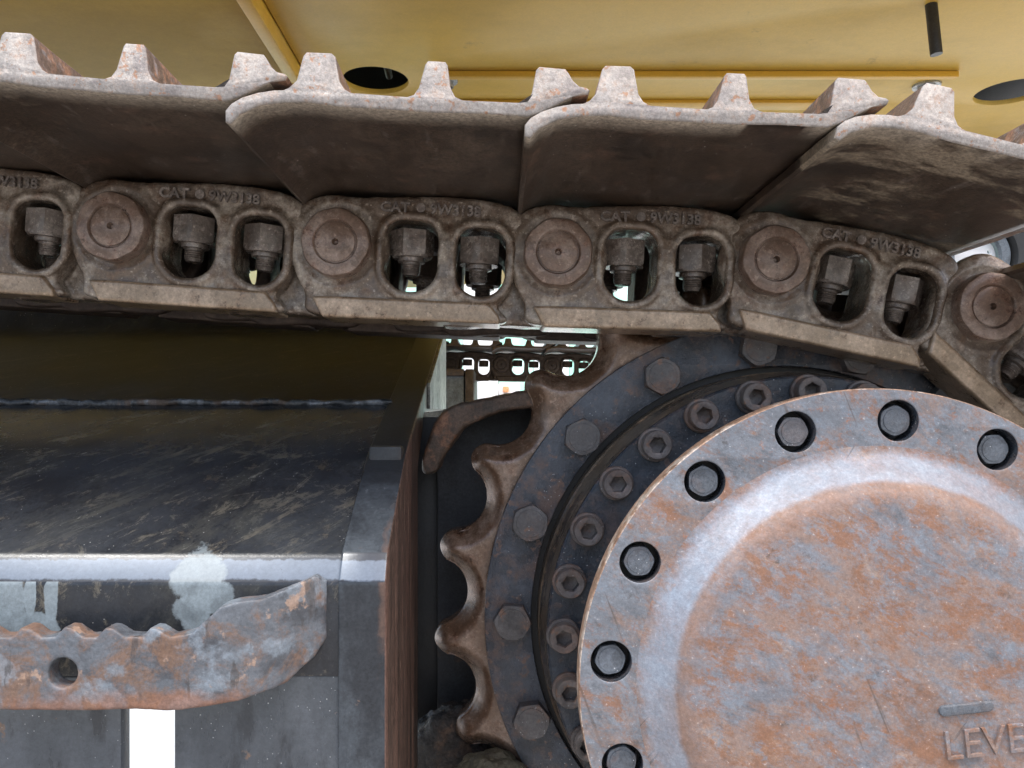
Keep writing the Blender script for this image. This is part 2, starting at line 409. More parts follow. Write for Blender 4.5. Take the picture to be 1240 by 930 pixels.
def box(x0, x1, y0, y1, z0, z1, bev=0.0):
    bm = bmesh.new(); bmesh.ops.create_cube(bm, size=1)
    for v in bm.verts: v.co = (x0 + (v.co.x + .5) * (x1 - x0), y0 + (v.co.y + .5) * (y1 - y0), z0 + (v.co.z + .5) * (z1 - z0))
    if bev: bmesh.ops.bevel(bm, geom=bm.edges[:], offset=bev, segments=2, affect='EDGES', profile=.5)
    me = bpy.data.meshes.new('b'); bm.to_mesh(me); bm.free(); return smooth(me)
def joined(*mes):
    bm = bmesh.new()
    for x in mes: bm.from_mesh(x)
    me = bpy.data.meshes.new('j'); bm.to_mesh(me); bm.free(); return me
def remesh(me, vox, sm=3, fac=.5):
    o = bpy.data.objects.new('r', me); COL.objects.link(o)
    md = o.modifiers.new('v', 'REMESH'); md.mode = 'VOXEL'; md.voxel_size = vox
    if sm:
        s2 = o.modifiers.new('s', 'SMOOTH'); s2.factor = fac; s2.iterations = sm
    dg = bpy.context.evaluated_depsgraph_get()
    out = bpy.data.meshes.new_from_object(o.evaluated_get(dg)); bpy.data.objects.remove(o)
    out.materials.clear(); return smooth(out, 70)
def hexhead(r, y0, y1, ch=.12, disc=.72):
    """hexagon head, front face at y0; r is the corner radius, corners knocked off at the front"""
    h = y1 - y0; n = 36; vs_, fs = [], []
    def hr(a): return r * math.cos(R(30)) / math.cos((a % R(60)) - R(30))
    rings = [(r * disc * .98, y0, 0), (r * disc, y0 + h * .03, 0), (r * .90, y0 + h * .04, 2), (r * .955, y0 + h * .09, 2), (r, y0 + h * .16, 1), (r, y1, 1)]
    for (rr, y, md) in rings:
        for i in range(n):
            a = 2 * math.pi * i / n
            q = rr if md == 0 else (hr(a) if md == 1 else min(rr, hr(a)))
            vs_.append((q * math.cos(a), y, q * math.sin(a)))
    for k in range(len(rings) - 1):
        for i in range(n):
            j = (i + 1) % n; fs.append((k * n + i, k * n + j, (k + 1) * n + j, (k + 1) * n + i))
    fs.append(tuple(range(n)))
    me = raw(vs_, fs); return smooth(me, 18)
def textmesh(s, size, ext, y, loc, ang=0, sx=1.0, bev=0.0, off=0.0):
    cu = bpy.data.curves.new('t', 'FONT'); cu.body = s; cu.size = size; cu.extrude = ext; cu.bevel_depth = bev; cu.resolution_u = 3; cu.offset = off
    o = bpy.data.objects.new('t', cu); COL.objects.link(o)
    dg = bpy.context.evaluated_depsgraph_get()
    me = bpy.data.meshes.new_from_object(o.evaluated_get(dg)); bpy.data.objects.remove(o); me.materials.clear()
    me.transform(Matrix.Translation((loc[0], y, loc[1])) @ Matrix.Rotation(R(ang), 4, 'Y') @ Matrix(((sx, 0, 0, 0), (0, 0, -1, 0), (0, 1, 0, 0), (0, 0, 0, 1))))
    return me
def rough_up(me, amp, sc_, seed=0):
    o = Vector((seed * 3.1, seed * 1.7, seed))
    for v in me.vertices:
        v.co += noise.noise_vector(v.co * sc_ + o) * amp
    me.update(); return me

# ------------------------------------------------------------------ ground and what stands far behind
me = raw([(-300, -300, 0), (300, -300, 0), (300, 300, 0), (-300, 300, 0)], [(0, 1, 2, 3)])
tag(link('ground', me, ['dirt']), 'grey gravelly dirt yard', kind='structure')  # near ground kept darker to cut the light bounced up from it

me = raw([(-300, 2.55, .004), (300, 2.55, .004), (300, 300, .004), (-300, 300, .004)], [(0, 1, 2, 3)])
tag(link('pavement', me, ['ground']), 'pale concrete apron behind the machine', kind='structure')
# ------------------------------------------------------------------ track chain
S = .777 / F                     # metres per photo pixel at the face of the links
pins = [(-395, 240), (-127, 258), (141, 277), (409, 296), (675, 308), (935, 317), (1193, 373), (1389, 556)]
pp = [W(x, y, .777) for x, y in pins]

def q(pts): return [(x * S, z * S) for x, z in pts]
W1 = rrect(89 * S, -10 * S, 66 * S, 87 * S, 22 * S, 30 * S)
W2 = rrect(174 * S, -14 * S, 62 * S, 85 * S, 21 * S, 28 * S)
lobe = spline(q([(-25, -86), (-39, -60), (-53, -30), (-60, 4), (-55, 36), (-38, 54), (-10, 61), (30, 60), (80, 63), (130, 65), (180, 62), (214, 54), (228, 34), (220, 0), (213, -40), (198, -66), (204, -86), (90, -84)]), 5)
mid = spline(q([(54, -84), (54, -40), (53, 10), (54, 58), (110, 64), (180, 61), (212, 52), (222, 30), (214, -10), (206, -50), (194, -66), (200, -84), (130, -84)]), 5)
rear = spline(q([(120, -84), (130, 0), (140, 50), (215, 50), (258, 50), (290, 44), (308, 24), (314, -2), (306, -28), (288, -60), (262, -84), (200, -85)]), 5)
A = plate([lobe, W1, W2], 0, .021, .005, 3)
B = plate([mid, W1, W2], .002, .052, .004, 2)
Cc = plate([rear, W2], .024, .056, .004, 2)
boss = lathe([(.0001, .002), (.0335, .002), (.038, -.0005), (.043, -.0015), (.048, .002), (.050, .006), (.050, .018), (.0001, .018)], 48)
rims = []
for wloop, g in ((rrect(89 * S, -10 * S, 76 * S, 97 * S, 28 * S, 36 * S), 1), (rrect(174 * S, -14 * S, 71 * S, 94 * S, 27 * S, 34 * S), 1)):
    cu = bpy.data.curves.new('c', 'CURVE'); cu.dimensions = '3D'; cu.bevel_depth = .0048; cu.bevel_resolution = 3
    sp = cu.splines.new('POLY'); sp.points.add(len(wloop) - 1); sp.use_cyclic_u = True
    for i, p in enumerate(wloop): sp.points[i].co = (p[0], .0008, p[1], 1)
    o = bpy.data.objects.new('c', cu); COL.objects.link(o)
    rims.append(bpy.data.meshes.new_from_object(o.evaluated_get(bpy.context.evaluated_depsgraph_get()))); bpy.data.objects.remove(o)
strut = box(122 * S, 144 * S, -.003, .03, -66 * S, 30 * S, .007)
link_me = remesh(joined(A, B, Cc, boss, strut, *rims), .0016, 7, .5)
rough_up(link_me, .0009, 60, 3); rough_up(link_me, .0003, 190, 5)
link_me.materials.append(MAT['link'])
bar = q([(-28, -64), (-6, -63), (186, -63), (199, -78), (201, -88), (-14, -89)])
rail_me = remesh(plate([bar], -.0045, .046, .002, 2), .0015, 3); rail_me.materials.append(MAT['rail'])
def octf(a):
    a = (a + R(22)) % R(45); return min(1.0, .975 / math.cos(a - R(22.5)))
pin_me = lathe([(.0001, -.0035), (.0018, -.0038), (.0034, -.0092), (.0175, -.0094), (.0188, -.0088), (.0192, -.0074), (.0200, -.0074), (.0206, -.0092),
                (.0218, -.0105), (.0295, -.0107), (.0322, -.0098), (.0336, -.0075), (.0341, -.002), (.0341, .006)], 64, flat=lambda a: 1.0)
for v in pin_me.vertices:
    r = math.hypot(v.co.x, v.co.z)
    if r > .028:
        k = octf(math.atan2(v.co.z, v.co.x)); v.co.x *= k; v.co.z *= k
pin_me.materials.append(MAT['pin'])
bush_me = lathe([(.028, .03), (.028, .13), (.018, .131)], 32); bush_me.materials.append(MAT['link_far'])
# nut: hexagon about a vertical axis with chamfer and collar, bolt end below
def nut_mesh():
    hd = hexhead(.0222, 0, .026, .1, .9)
    hd.transform(Matrix.Rotation(R(-90), 4, 'X'))
    hd.transform(Matrix.Rotation(R(22), 4, 'Z'))
    return hd
nut_me = nut_mesh()
zs = [v.co.z for v in nut_me.vertices]
if max(zs) > .01: nut_me.transform(Matrix.Rotation(R(180), 4, 'X'))
nut_me.transform(Matrix.Translation((0, 0, 0)))
z0 = min(v.co.z for v in nut_me.vertices); nut_me.transform(Matrix.Translation((0, 0, -z0 - .026)))
# chamfered faces must look down: flip if the broad end is at the bottom
wid = lambda z_: max([abs(v.co.x) for v in nut_me.vertices if abs(v.co.z - z_) < .0015] + [0])
if wid(-.026) > wid(0): nut_me.transform(Matrix.Diagonal((1, -1, -1, 1))); nut_me.transform(Matrix.Translation((0, 0, -.026)))
nut_me.materials.append(MAT['nut'])
bolt_me = lathe([(.0135, -.0), (.0135, .004), (.0095, .005)] + sum([[(.0095, .006 + i * .002), (.0086, .007 + i * .002)] for i in range(5)], []) + [(.0075, .0175), (.0001, .0178)], 24)
bolt_me.transform(Matrix.Rotation(R(-90), 4, 'X'))
if max(v.co.z for v in bolt_me.vertices) > .001: bolt_me.transform(Matrix.Rotation(R(180), 4, 'X'))
bolt_me.materials.append(MAT['nut'])
shank_me = lathe([(.0125, 0), (.0122, .03), (.0125, .06)], 20)
shank_me.transform(Matrix.Rotation(R(-90), 4, 'X'))
if max(v.co.z for v in shank_me.vertices) > .001: shank_me.transform(Matrix.Rotation(R(180), 4, 'X'))
shank_me.materials.append(MAT['nut'])
t1 = textmesh('CAT', .0138, .0022, -.0012, (50 * S, 42 * S), 0, 1.05, .0003, .00015)
t2 = textmesh('9W3138', .0138, .0022, -.0012, (110 * S, 42 * S), 1, 1.02, .0003, .00015)
ring = lathe([(.0033, -.0032), (.0045, -.0032), (.0047, .002), (.0031, .002), (.0033, -.0032)], 24, 99 * S, 48 * S)
tri = plate([q([(62, 41), (70, 41), (66, 49)])], -.0016, .001)
txt_me = rough_up(joined(t1, t2, ring), .0003, 150); txt_me = smooth(txt_me); txt_me.materials.append(MAT['nut'])

shoe_names = ['far left', 'left', 'third', '', '', '', '', '']
def ang_of(i):
    a, b = pp[i], pp[i + 1] if i + 1 < len(pp) else pp[i] + Vector((.1, 0, -.19))
    return math.atan2(a.z - b.z, b.x - a.x)
near_lab = {1: 'track link cut off by the left edge of the photo',
            2: 'leftmost track link with its whole round pin end in view',
            3: 'second whole track link from the left, above the black frame end plate',
            4: 'middle track link, directly over the gap that shows the far track',
            5: 'track link dipping to the right above the outer ring bolts',
            6: 'steeply tilted track link wrapping down behind the cover at the right edge'}
far_lab = {0: 'dark inner track link at the far left behind the near chain', 1: 'dark inner track link seen under the left edge of the chain',
           2: 'dark inner track link behind the leftmost whole near link', 3: 'dark inner track link behind the link over the black frame end',
           4: 'dark inner track link behind the middle link, above the gap', 5: 'dark inner track link behind the dipping link over the sprocket',
           6: 'dark inner track link behind the steeply tilted right link'}
def make_link(i, near=True, base=(0, 0, 0), lab=None, grp=None):
    p = pp[i]; jit = random.uniform(-.0012, .0012)
    if near: root = empty('track_link', p + Vector(base), (0, ang_of(i), 0))
    else:
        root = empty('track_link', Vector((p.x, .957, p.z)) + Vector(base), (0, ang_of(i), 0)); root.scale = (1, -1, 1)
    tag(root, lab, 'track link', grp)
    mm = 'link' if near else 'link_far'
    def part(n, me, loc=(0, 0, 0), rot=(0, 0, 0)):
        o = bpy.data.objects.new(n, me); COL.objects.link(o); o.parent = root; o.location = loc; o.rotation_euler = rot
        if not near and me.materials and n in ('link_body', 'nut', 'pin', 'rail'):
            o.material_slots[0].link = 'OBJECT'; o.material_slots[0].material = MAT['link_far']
        return o
    part('link_body', link_me); part('rail', rail_me)
    part('pin', pin_me, (0, -.0035, 0), (0, random.uniform(0, .6), 0))
    if near: part('bushing', bush_me); part('cast_number', txt_me)
    for k, (cx, top) in enumerate(((86, 25), (172, 20))):
        n = part('nut', nut_me, (cx * S + random.uniform(-.0015, .0015), .026 + random.uniform(-.003, .003), top * S), (0, 0, random.uniform(-.5, .5) + R(8)))
        b_ = bpy.data.objects.new('bolt_end', bolt_me); COL.objects.link(b_); b_.parent = n; b_.location = (0, 0, -.0262)
    return root
G1, G2 = 'near side track links of the chain', 'inner side track links behind the near chain'
for i in range(1, 7): make_link(i, True, lab=near_lab[i], grp=G1)
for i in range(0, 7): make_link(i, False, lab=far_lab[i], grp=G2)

# ------------------------------------------------------------------ track shoes
T = .561 / F
prof_top = [(-250, -10), (-243, -1), (-230, 7), (-212, 13), (-192, 17), (-180, 18)]
l1 = [(-172, 21), (-165, 30), (-158, 60), (-154, 65), (-125, 65), (-120, 61), (-113, 31), (-107, 22), (-98, 17)]
l2 = [(-30, 15), (-22, 19), (-16, 28), (-10, 57), (-7, 61), (14, 61), (17, 57), (22, 30), (28, 19), (38, 14)]
l3 = [(105, 14), (114, 17), (120, 27), (125, 56), (129, 60), (160, 58), (164, 53), (170, 44), (178, 38), (187, 37), (191, 34), (189, 29), (170, 25)]
under = [(150, 14), (135, 5), (118, -1), (60, 0), (0, -1), (-60, 0), (-110, 1), (-150, 4), (-180, 3), (-208, -2), (-232, -14), (-243, -26), (-249, -24)]
def sect(loop, fixed, y0, y1, ny=26, amp=.0006, seed=0, inset=.0014, under_from=None):
    """extrude a closed x-z section from y0 to y1 with a rounded front edge; points in 'fixed' stay put (seams)"""
    N = len(loop); P = [np.array(p) * T for p in loop]
    cen = sum(P) / N; area = sum(P[i][0] * P[(i + 1) % N][1] - P[(i + 1) % N][0] * P[i][1] for i in range(N))
    sg = 1 if area > 0 else -1
    nrm = []
    for i in range(N):
        e1 = P[i] - P[i - 1]; e2 = P[(i + 1) % N] - P[i]
        n1 = np.array((e1[1], -e1[0])) / (np.linalg.norm(e1) + 1e-9) * sg; n2 = np.array((e2[1], -e2[0])) / (np.linalg.norm(e2) + 1e-9) * sg
        n = n1 + n2; nrm.append(n / (np.linalg.norm(n) + 1e-9))
    vs_, fs = [], []
    ys = [y0, y0 + .0005, y0 + .0016] + list(np.linspace(y0 + .012, y1, ny))
    ins = [inset, inset * .35, 0] + [0] * ny
    for k, y in enumerate(ys):
        for i in range(N):
            d = 0 if i in fixed else ins[k]
            p = P[i] - nrm[i] * d
            j = noise.noise_vector(Vector((p[0] * 45, y * 22, p[1] * 45 + seed))) * (0 if i in fixed else amp)
            vs_.append((p[0] + j.x, y, p[1] + j.z))
    fs.append(tuple(range(N)))
    for k in range(len(ys) - 1):
        for i in range(N):
            j = (i + 1) % N; fs.append((k * N + i, k * N + j, (k + 1) * N + j, (k + 1) * N + i))
    fs.append(tuple((len(ys) - 1) * N + i for i in range(N)))
    me = raw(vs_, fs)
    return me, N
def shoe_parts():
    plate_loop = prof_top + [l1[0], l1[-1], l2[0], l2[-1], l3[0], l3[-1]] + under
    n0 = len(prof_top)
    a, N = sect(plate_loop, {n0, n0 + 1, n0 + 2, n0 + 3, n0 + 4, n0 + 5}, 0, .61)
    out = [('shoe_plate', a)]
    for lp in (l1, l2, l3):
        b, _ = sect(lp, {0, len(lp) - 1}, 0, .61, seed=5)
        out.append(('grouser', b))
    for nme, me in out:
        me.materials.append(MAT['shoe' if nme == 'shoe_plate' else 'grouser']); me.materials.append(MAT['edge'])
        smooth(me, 40)
        for f in me.polygons:
            if f.center.y < .0017 : f.material_index = 1
    return out
SP = shoe_parts()
shoe_lab = {0: 'track shoe beyond the left edge of the photo',
            1: 'track shoe at the left edge showing only its dark underside',
            2: 'leftmost track shoe with a pale cut edge, in front of the olive yellow panel',
            3: 'track shoe left of centre, just below the left oval hole',
            4: 'track shoe right of centre, its lip at the vertical seam',
            5: 'tilted track shoe at the right below the black hose',
            6: 'steep dark track shoe just past the right edge behind the chain'}
def make_shoe(i, y=.561, dz=0, lab=None, grp=None, base=(0, 0, 0)):
    a = ang_of(i); mid_ = (pp[i] + (pp[i + 1])) / 2
    n = Vector((math.sin(a), 0, math.cos(a)))
    c = mid_ + n * .0535
    root = empty('track_shoe', Vector((c.x, y, c.z)) + Vector(base), (0, a + random.uniform(-.004, .004), 0))
    tag(root, lab, 'track shoe', grp)
    for nme, me in SP:
        o = bpy.data.objects.new(nme, me); COL.objects.link(o); o.parent = root
        if i == 5 and nme == 'shoe_plate': o.material_slots[0].link = 'OBJECT'; o.material_slots[0].material = MAT['shoe_muddy']
    return root
for i in range(0, 7): make_shoe(i, base=(.012, 0, -.022) if i == 6 else (0, 0, 0), lab=shoe_lab[i + 0] if i else shoe_lab[0], grp='track shoes along the top run')

# ------------------------------------------------------------------ final drive
AX = Vector((.2962, 0, CZ - .2138))
fd = empty('final_drive', AX)
tag(fd, 'round final drive with rusty blue cover plate, bolted rings and toothed sprocket', 'final drive')
def part(name, me, mats, parent=fd, loc=(0, 0, 0), rot=(0, 0, 0)):
    return link(name, me, mats, parent, loc, rot)
# sprocket rim with 22 teeth
NT, Rp, rb, Rtip, Rin = 22, .3670, .0365, .3670, .275
ph0 = math.pi - R(11.46)
def r_out(phi):
    st_ = 2 * math.pi / NT
    u = ((phi - ph0) / st_ + .5) % 1.0 - .5          # 0 at a tooth tip
    a = (0.5 - abs(u)) * st_                         # angle from the gap centre
    sa = Rp * math.sin(a)
    r = Rtip if sa >= rb else Rp * math.cos(a) - math.sqrt(rb * rb - sa * sa)
    x = min(abs(u) * st_, .046)
    return min(r, Rtip - 12 * x * x * Rtip)
nphi, nr = NT * 44, 26
out_pts = np.array([(r_out(2 * math.pi * i / nphi) * math.cos(2 * math.pi * i / nphi), r_out(2 * math.pi * i / nphi) * math.sin(2 * math.pi * i / nphi)) for i in range(nphi)])
vs_, fs = [], []
Y0, Y1 = .842, .892
for i in range(nphi):
    a = 2 * math.pi * i / nphi; ro = r_out(a)
    for k in range(nr + 1):
        t = 1 - (1 - k / nr) ** 1.7
        r = Rin + (ro - Rin) * t
        p = np.array((r * math.cos(a), r * math.sin(a)))
        lo = i - 60
        idx = [(lo + j) % nphi for j in range(121)]
        d = math.sqrt(((out_pts[idx] - p) ** 2).sum(1).min())
        if k == nr: d = 0
        x = max(0, 1 - d / .019)
        y = Y0 + .022 * x ** 1.6 + noise.noise(Vector((p[0] * 60, p[1] * 60, 0))) * .0009
        vs_.append((p[0], y, p[1]))
    vs_.append((ro * math.cos(a), Y1 - .008, ro * math.sin(a)))
    vs_.append(((ro - .006) * math.cos(a), Y1, (ro - .006) * math.sin(a)))
    vs_.append((Rin * math.cos(a), Y1, Rin * math.sin(a)))
n_ = nr + 4
for i in range(nphi):
    j = (i + 1) % nphi
    for k in range(n_ - 1): fs.append((i * n_ + k, j * n_ + k, j * n_ + k + 1, i * n_ + k + 1))
spr = raw(vs_, fs); smooth(spr, 60)
sprocket = part('sprocket_rim', spr, ['sprocket'])
# mounting ring
ringm = plate([circ(0, 0, .311, 160), circ(0, 0, .2625, 160)], .830, .8412, .0012, 1)
mr = part('mounting_ring', ringm, ['ring'])
lip = part('ring_shadow_gap', lathe([(.3105, .8413), (.3125, .8445), (.300, .8445)], 160), ['black'], mr)
hexm = hexhead(.0200, -.012, .002, .12)
wash = lathe([(.0001, .0), (.021, .0), (.021, .003)], 30)
c0 = math.pi / 2 + R(5.7)
for k in range(17):
    a = c0 + R(360 / 17.0) * k
    o = part('hex_bolt', hexm, ['hex'], mr, (.2822 * math.cos(a), .8285, .2822 * math.sin(a)), (0, random.uniform(0, 1), 0))
part('ring_backing', lathe([(.24, .8435), (.305, .8435), (.305, .86), (.24, .86)], 120), ['black'], mr)
# gear housing flange with socket screws, khaki band behind
gh = part('gear_housing', lathe([(.205, .790), (.205, .768), (.2475, .768), (.2493, .7695), (.2497, .772)], 160), ['ring2'])
part('housing_band', lathe([(.2498, .7722), (.2500, .778), (.2552, .803), (.2535, .806), (.2535, .812), (.256, .814), (.2555, .86)], 160, ang=25), ['band'], gh)
part('neck', lathe([(.197, .646), (.203, .70), (.204, .768)], 120), ['black'], gh)
def socket():
    n = 36; vs_, fs = [], []
    def hx(a, rr): return rr * math.cos(R(30)) / math.cos((a % R(60)) - R(30))
    rings = [(.0165, 0, 0), (.0165, -.004, 0), (.0158, -.0048, 0), (.0140, -.005, 0), (.0138, -.016, 0), (.0130, -.0172, 0), (.0092, -.0172, 0), (.0083, -.0164, 1), (.0081, -.0065, 1), (.0001, -.0055, 0)]
    for r, y, md in rings:
        for i in range(n):
            a = 2 * math.pi * i / n; qq = hx(a, r) if md else r
            vs_.append((qq * math.cos(a), y, qq * math.sin(a)))
    for k in range(len(rings) - 1):
        for i in range(n):
            j = (i + 1) % n; fs.append((k * n + i, k * n + j, (k + 1) * n + j, (k + 1) * n + i))
    return smooth(raw(vs_, fs), 30)
scm = socket()
for k in range(28):
    a = math.pi / 2 + R(25.7 + k * 12.857)
    part('socket_screw', scm, ['socket'], gh, (.2345 * math.cos(a), .7675, .2345 * math.sin(a)), (0, random.uniform(0, 1), 0))
# cover
holes = [math.pi / 2 - R(5.0) + R(22.5) * k for k in range(16)]
cvm = plate([circ(0, 0, .2332, 200)] + [circ(.2085 * math.cos(a), .2085 * math.sin(a), .0163, 40) for a in holes] + [circ(0, 0, .178, 160)], .626, .6455, .0009, 2)
cover = part('cover_plate', cvm, ['cover'])
for f in cvm.polygons: pass
cvm.materials.append(MAT['rim']); cvm.materials.append(MAT['ring2'])
for f in cvm.polygons:
    r = math.hypot(f.center.x, f.center.z)
    if r > .2322: f.material_index = 1
    elif abs(f.normal.y) < .3 and .19 < r < .226 and f.center.y > .629: f.material_index = 2
part('cover_backing', lathe([(.0001, .6465), (.2315, .6465), (.2315, .652), (.197, .652)], 120), ['black'], cover)
part('cover_dome', lathe([(.0001, .5990), (.05, .5992), (.10, .5996), (.145, .6000), (.1515, .6008), (.1560, .6030), (.1600, .6062), (.1700, .6155), (.1752, .6202), (.1795, .6238), (.1835, .6252), (.1870, .62585), (.1900, .6263)], 160, ang=60), ['dome'], cover)
cbm = hexhead(.0131, 0, .015, .13)
for k, a in enumerate(holes):
    part('cover_bolt', cbm, ['coverbolt'], cover, (.2085 * math.cos(a), .6310, .2085 * math.sin(a)), (0, random.uniform(0, 1), 0))
# raised lettering and bar
d = .598
tp = W(1144, 921, d); tl = Vector((tp.x, 0, tp.z)) - AX
lt = textmesh('LEVEL', .0315, .0013, .5988, (tl.x, tl.z), -6.5, .95, .0003, -.0004)
# letter strokes spread a little
part('raised_lettering', smooth(lt), ['dome'], cover)
bc = W(1170, 858, d) - AX
slot = rrect(0, 0, 66 * d / F, 13 * d / F, 6.4 * d / F, 6.4 * d / F, 6)
sm = plate([slot], .5965, .602, .0012, 2); 
so_ = part('raised_bar', sm, ['coverbolt'], cover, (bc.x, 0, bc.z), (0, R(-6.5), 0))

# ------------------------------------------------------------------ motor guard behind the sprocket
D = .86
gd = empty('motor_guard', W(560, 520, D))
tag(gd, 'dark guard plate with a brown arched rim between the frame end and the sprocket teeth', 'guard')
def wq(pts, D): return [(W(x, y, D).x, W(x, y, D).z) for x, y in pts]
def at0(o, root):                       # keep world coordinates when parenting to a root at a place
    o.parent = root; o.matrix_parent_inverse = Matrix.Translation(-Vector(root.location)); return o
arch = wq(spline([(511, 556), (513, 574), (526, 573), (534, 557), (559, 521), (586, 506), (612, 498), (645, 493), (700, 486), (790, 484), (790, 458), (700, 462), (643, 471), (583, 483), (555, 489), (534, 500), (521, 525)], 4), D)
am = rough_up(remesh(plate([arch], D, .945, .003, 2), .0025, 3), .0016, 90)
at0(link('arched_rim', am, ['crust']), gd)
gp = plate([wq([(530, 507), (560, 497), (600, 490), (645, 483), (800, 478), (1100, 478), (1100, 1100), (530, 1100)], .955)], .95, .966, .002, 1)
at0(link('guard_plate', gp, ['guard']), gd)
at0(link('gap_dark_sheet', box(W(470, 0, .97).x, W(540, 0, .97).x, .967, .975, CZ - .7, W(0, 505, .97).z, .001), ['black']), gd)  # added black sheet standing for the shade between frame and guard
side = raw([W(531, 560, .94), W(531, 1050, .94), (W(531, 560, .94).x - .02, 1.3, CZ - .06), (W(531, 1050, .94).x - .02, 1.3, CZ - .6)], [(0, 1, 3, 2)])
# ------------------------------------------------------------------ track frame
X1 = W(468, 600, .62).x; X0 = W(410, 600, .62).x
fr = empty('undercarriage', (-.5, .62, CZ - .3))
tag(fr, 'glossy black track frame with sloping top, rounded shoulder and rusty edged end plate', 'track frame')
sl = (CZ + .012 - (CZ - .107)) / (.90 - .638)
prof = [(.62, CZ - .205), (.62, CZ - .135)]
prof += [(.6203, CZ - .1332), (.6212, CZ - .1316), (.6320, CZ - .1148), (.6338, CZ - .1126), (.6362, CZ - .1108)]
prof += [(.70, CZ - .0725), (.753, CZ - .0425), (.80, CZ - .0245), (.90, CZ + .010)]
zt = prof[-1][1]
def strip(pr, x0, x1, dy=0, nx=12):
    vs_, fs = [], []
    for (y, z) in pr:
        for i in range(nx + 1): vs_.append((x0 + (x1 - x0) * i / nx, y, z))
    for k in range(len(pr) - 1):
        for i in range(nx): a = k * (nx + 1) + i; fs.append((a, a + 1, a + nx + 2, a + nx + 1))
    me = raw(vs_, fs); me2 = smooth(me, 50)
    bm = bmesh.new(); bm.from_mesh(me2)
    bmesh.ops.solidify(bm, geom=bm.faces[:], thickness=.0)if False else None
    bm.to_mesh(me2); bm.free(); return me2
me = strip(prof, -1.6, X0 + .012, nx=60); me.materials.append(MAT['side']); me.materials.append(MAT['frame']); me.materials.append(MAT['sky_sheen'])
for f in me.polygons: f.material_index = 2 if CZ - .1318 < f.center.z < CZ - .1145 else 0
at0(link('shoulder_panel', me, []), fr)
top = [(.902, CZ + .0095), (1.06, CZ + .065), (1.24, CZ + .124), (1.26, CZ + .135), (1.27, CZ + .172), (1.285, CZ + .172), (1.285, CZ + .0)]
at0(link('upper_panel', strip(top, -1.6, X0 + .012), ['frame']), fr)
# lower side wall with the slot in it
sx0, sx1, szt = W(146, 0, .62).x, W(211, 0, .62).x, CZ - .214
wall = plate([[(-1.6, CZ - .2052), (-1.6, CZ - .76), (sx0 + 0, CZ - .76), (sx0, szt), (sx1, szt), (sx1, CZ - .76), (X0 + .012, CZ - .76), (X0 + .012, CZ - .2052)]], .6205, .636, .0008, 1)
at0(link('lower_side_plate', wall, ['low']), fr)
# weld seam
def tube(pts, r, seg=8):
    cu = bpy.data.curves.new('c', 'CURVE'); cu.dimensions = '3D'; cu.bevel_depth = r; cu.bevel_resolution = 3; cu.use_fill_caps = True
    sp = cu.splines.new('POLY'); sp.points.add(len(pts) - 1)
    for i, p in enumerate(pts): sp.points[i].co = (p[0], p[1], p[2], 1)
    o = bpy.data.objects.new('c', cu); COL.objects.link(o)
    me = bpy.data.meshes.new_from_object(o.evaluated_get(bpy.context.evaluated_depsgraph_get())); bpy.data.objects.remove(o); me.materials.clear()
    return smooth(me, 60)
wm = rough_up(tube([(-1.6 + i * .01, .899, CZ + .0115) for i in range(int((X0 + .02 + 1.6) / .01))], .0038), .0035, 90)
at0(link('weld_bead', wm, ['weld']), fr)
# end plate: solid with the frame's profile, 3 mm proud
ep = [(y - .003, z + .002) for (y, z) in prof if z > CZ - .2] 
ep = [(.617, CZ - .78), (.617, CZ - .135)] + ep[1:] + [(1.06, CZ + .068), (1.22, CZ + .121), (1.262, CZ + .124), (1.262, CZ + .004), (.93, CZ + .0), (.90, CZ - .03), (.86, CZ - .06), (.86, CZ - .78)]
def prism_x(loop, x0, x1, bev=.002):
    me = plate([[(y, z) for (y, z) in loop]], x0, x1, bev, 2)
    # plate lies in x-z with depth y: swap x and y
    me.transform(Matrix(((0, 1, 0, 0), (1, 0, 0, 0), (0, 0, 1, 0), (0, 0, 0, 1))))
    me.flip_normals(); return smooth(me, 40)
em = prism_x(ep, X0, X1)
em.materials.append(MAT['endplate']); em.materials.append(MAT['rustside']); em.materials.append(MAT['lit']); em.materials.append(MAT['sky_sheen'])
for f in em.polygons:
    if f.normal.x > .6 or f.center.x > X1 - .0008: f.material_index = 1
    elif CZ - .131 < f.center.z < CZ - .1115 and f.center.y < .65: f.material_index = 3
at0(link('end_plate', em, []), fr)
tri_loop = [(.97, CZ + .005), (1.262, CZ + .006), (1.262, CZ + .123), (1.22, CZ + .120), (1.06, CZ + .066), (.97, CZ + .036)]
at0(link('lit_side_sheet', prism_x(tri_loop, X1 + .0005, X1 + .004, .0005), ['lit']), fr)  # thin added sheet giving the end plate side its lit look
# laminated ribs on the rusty side
blk = box(X0 + .003, X1 - .003, .744, .762, CZ - .052, CZ - .031, .003)
at0(link('stop_block', blk, ['endplate']), fr)

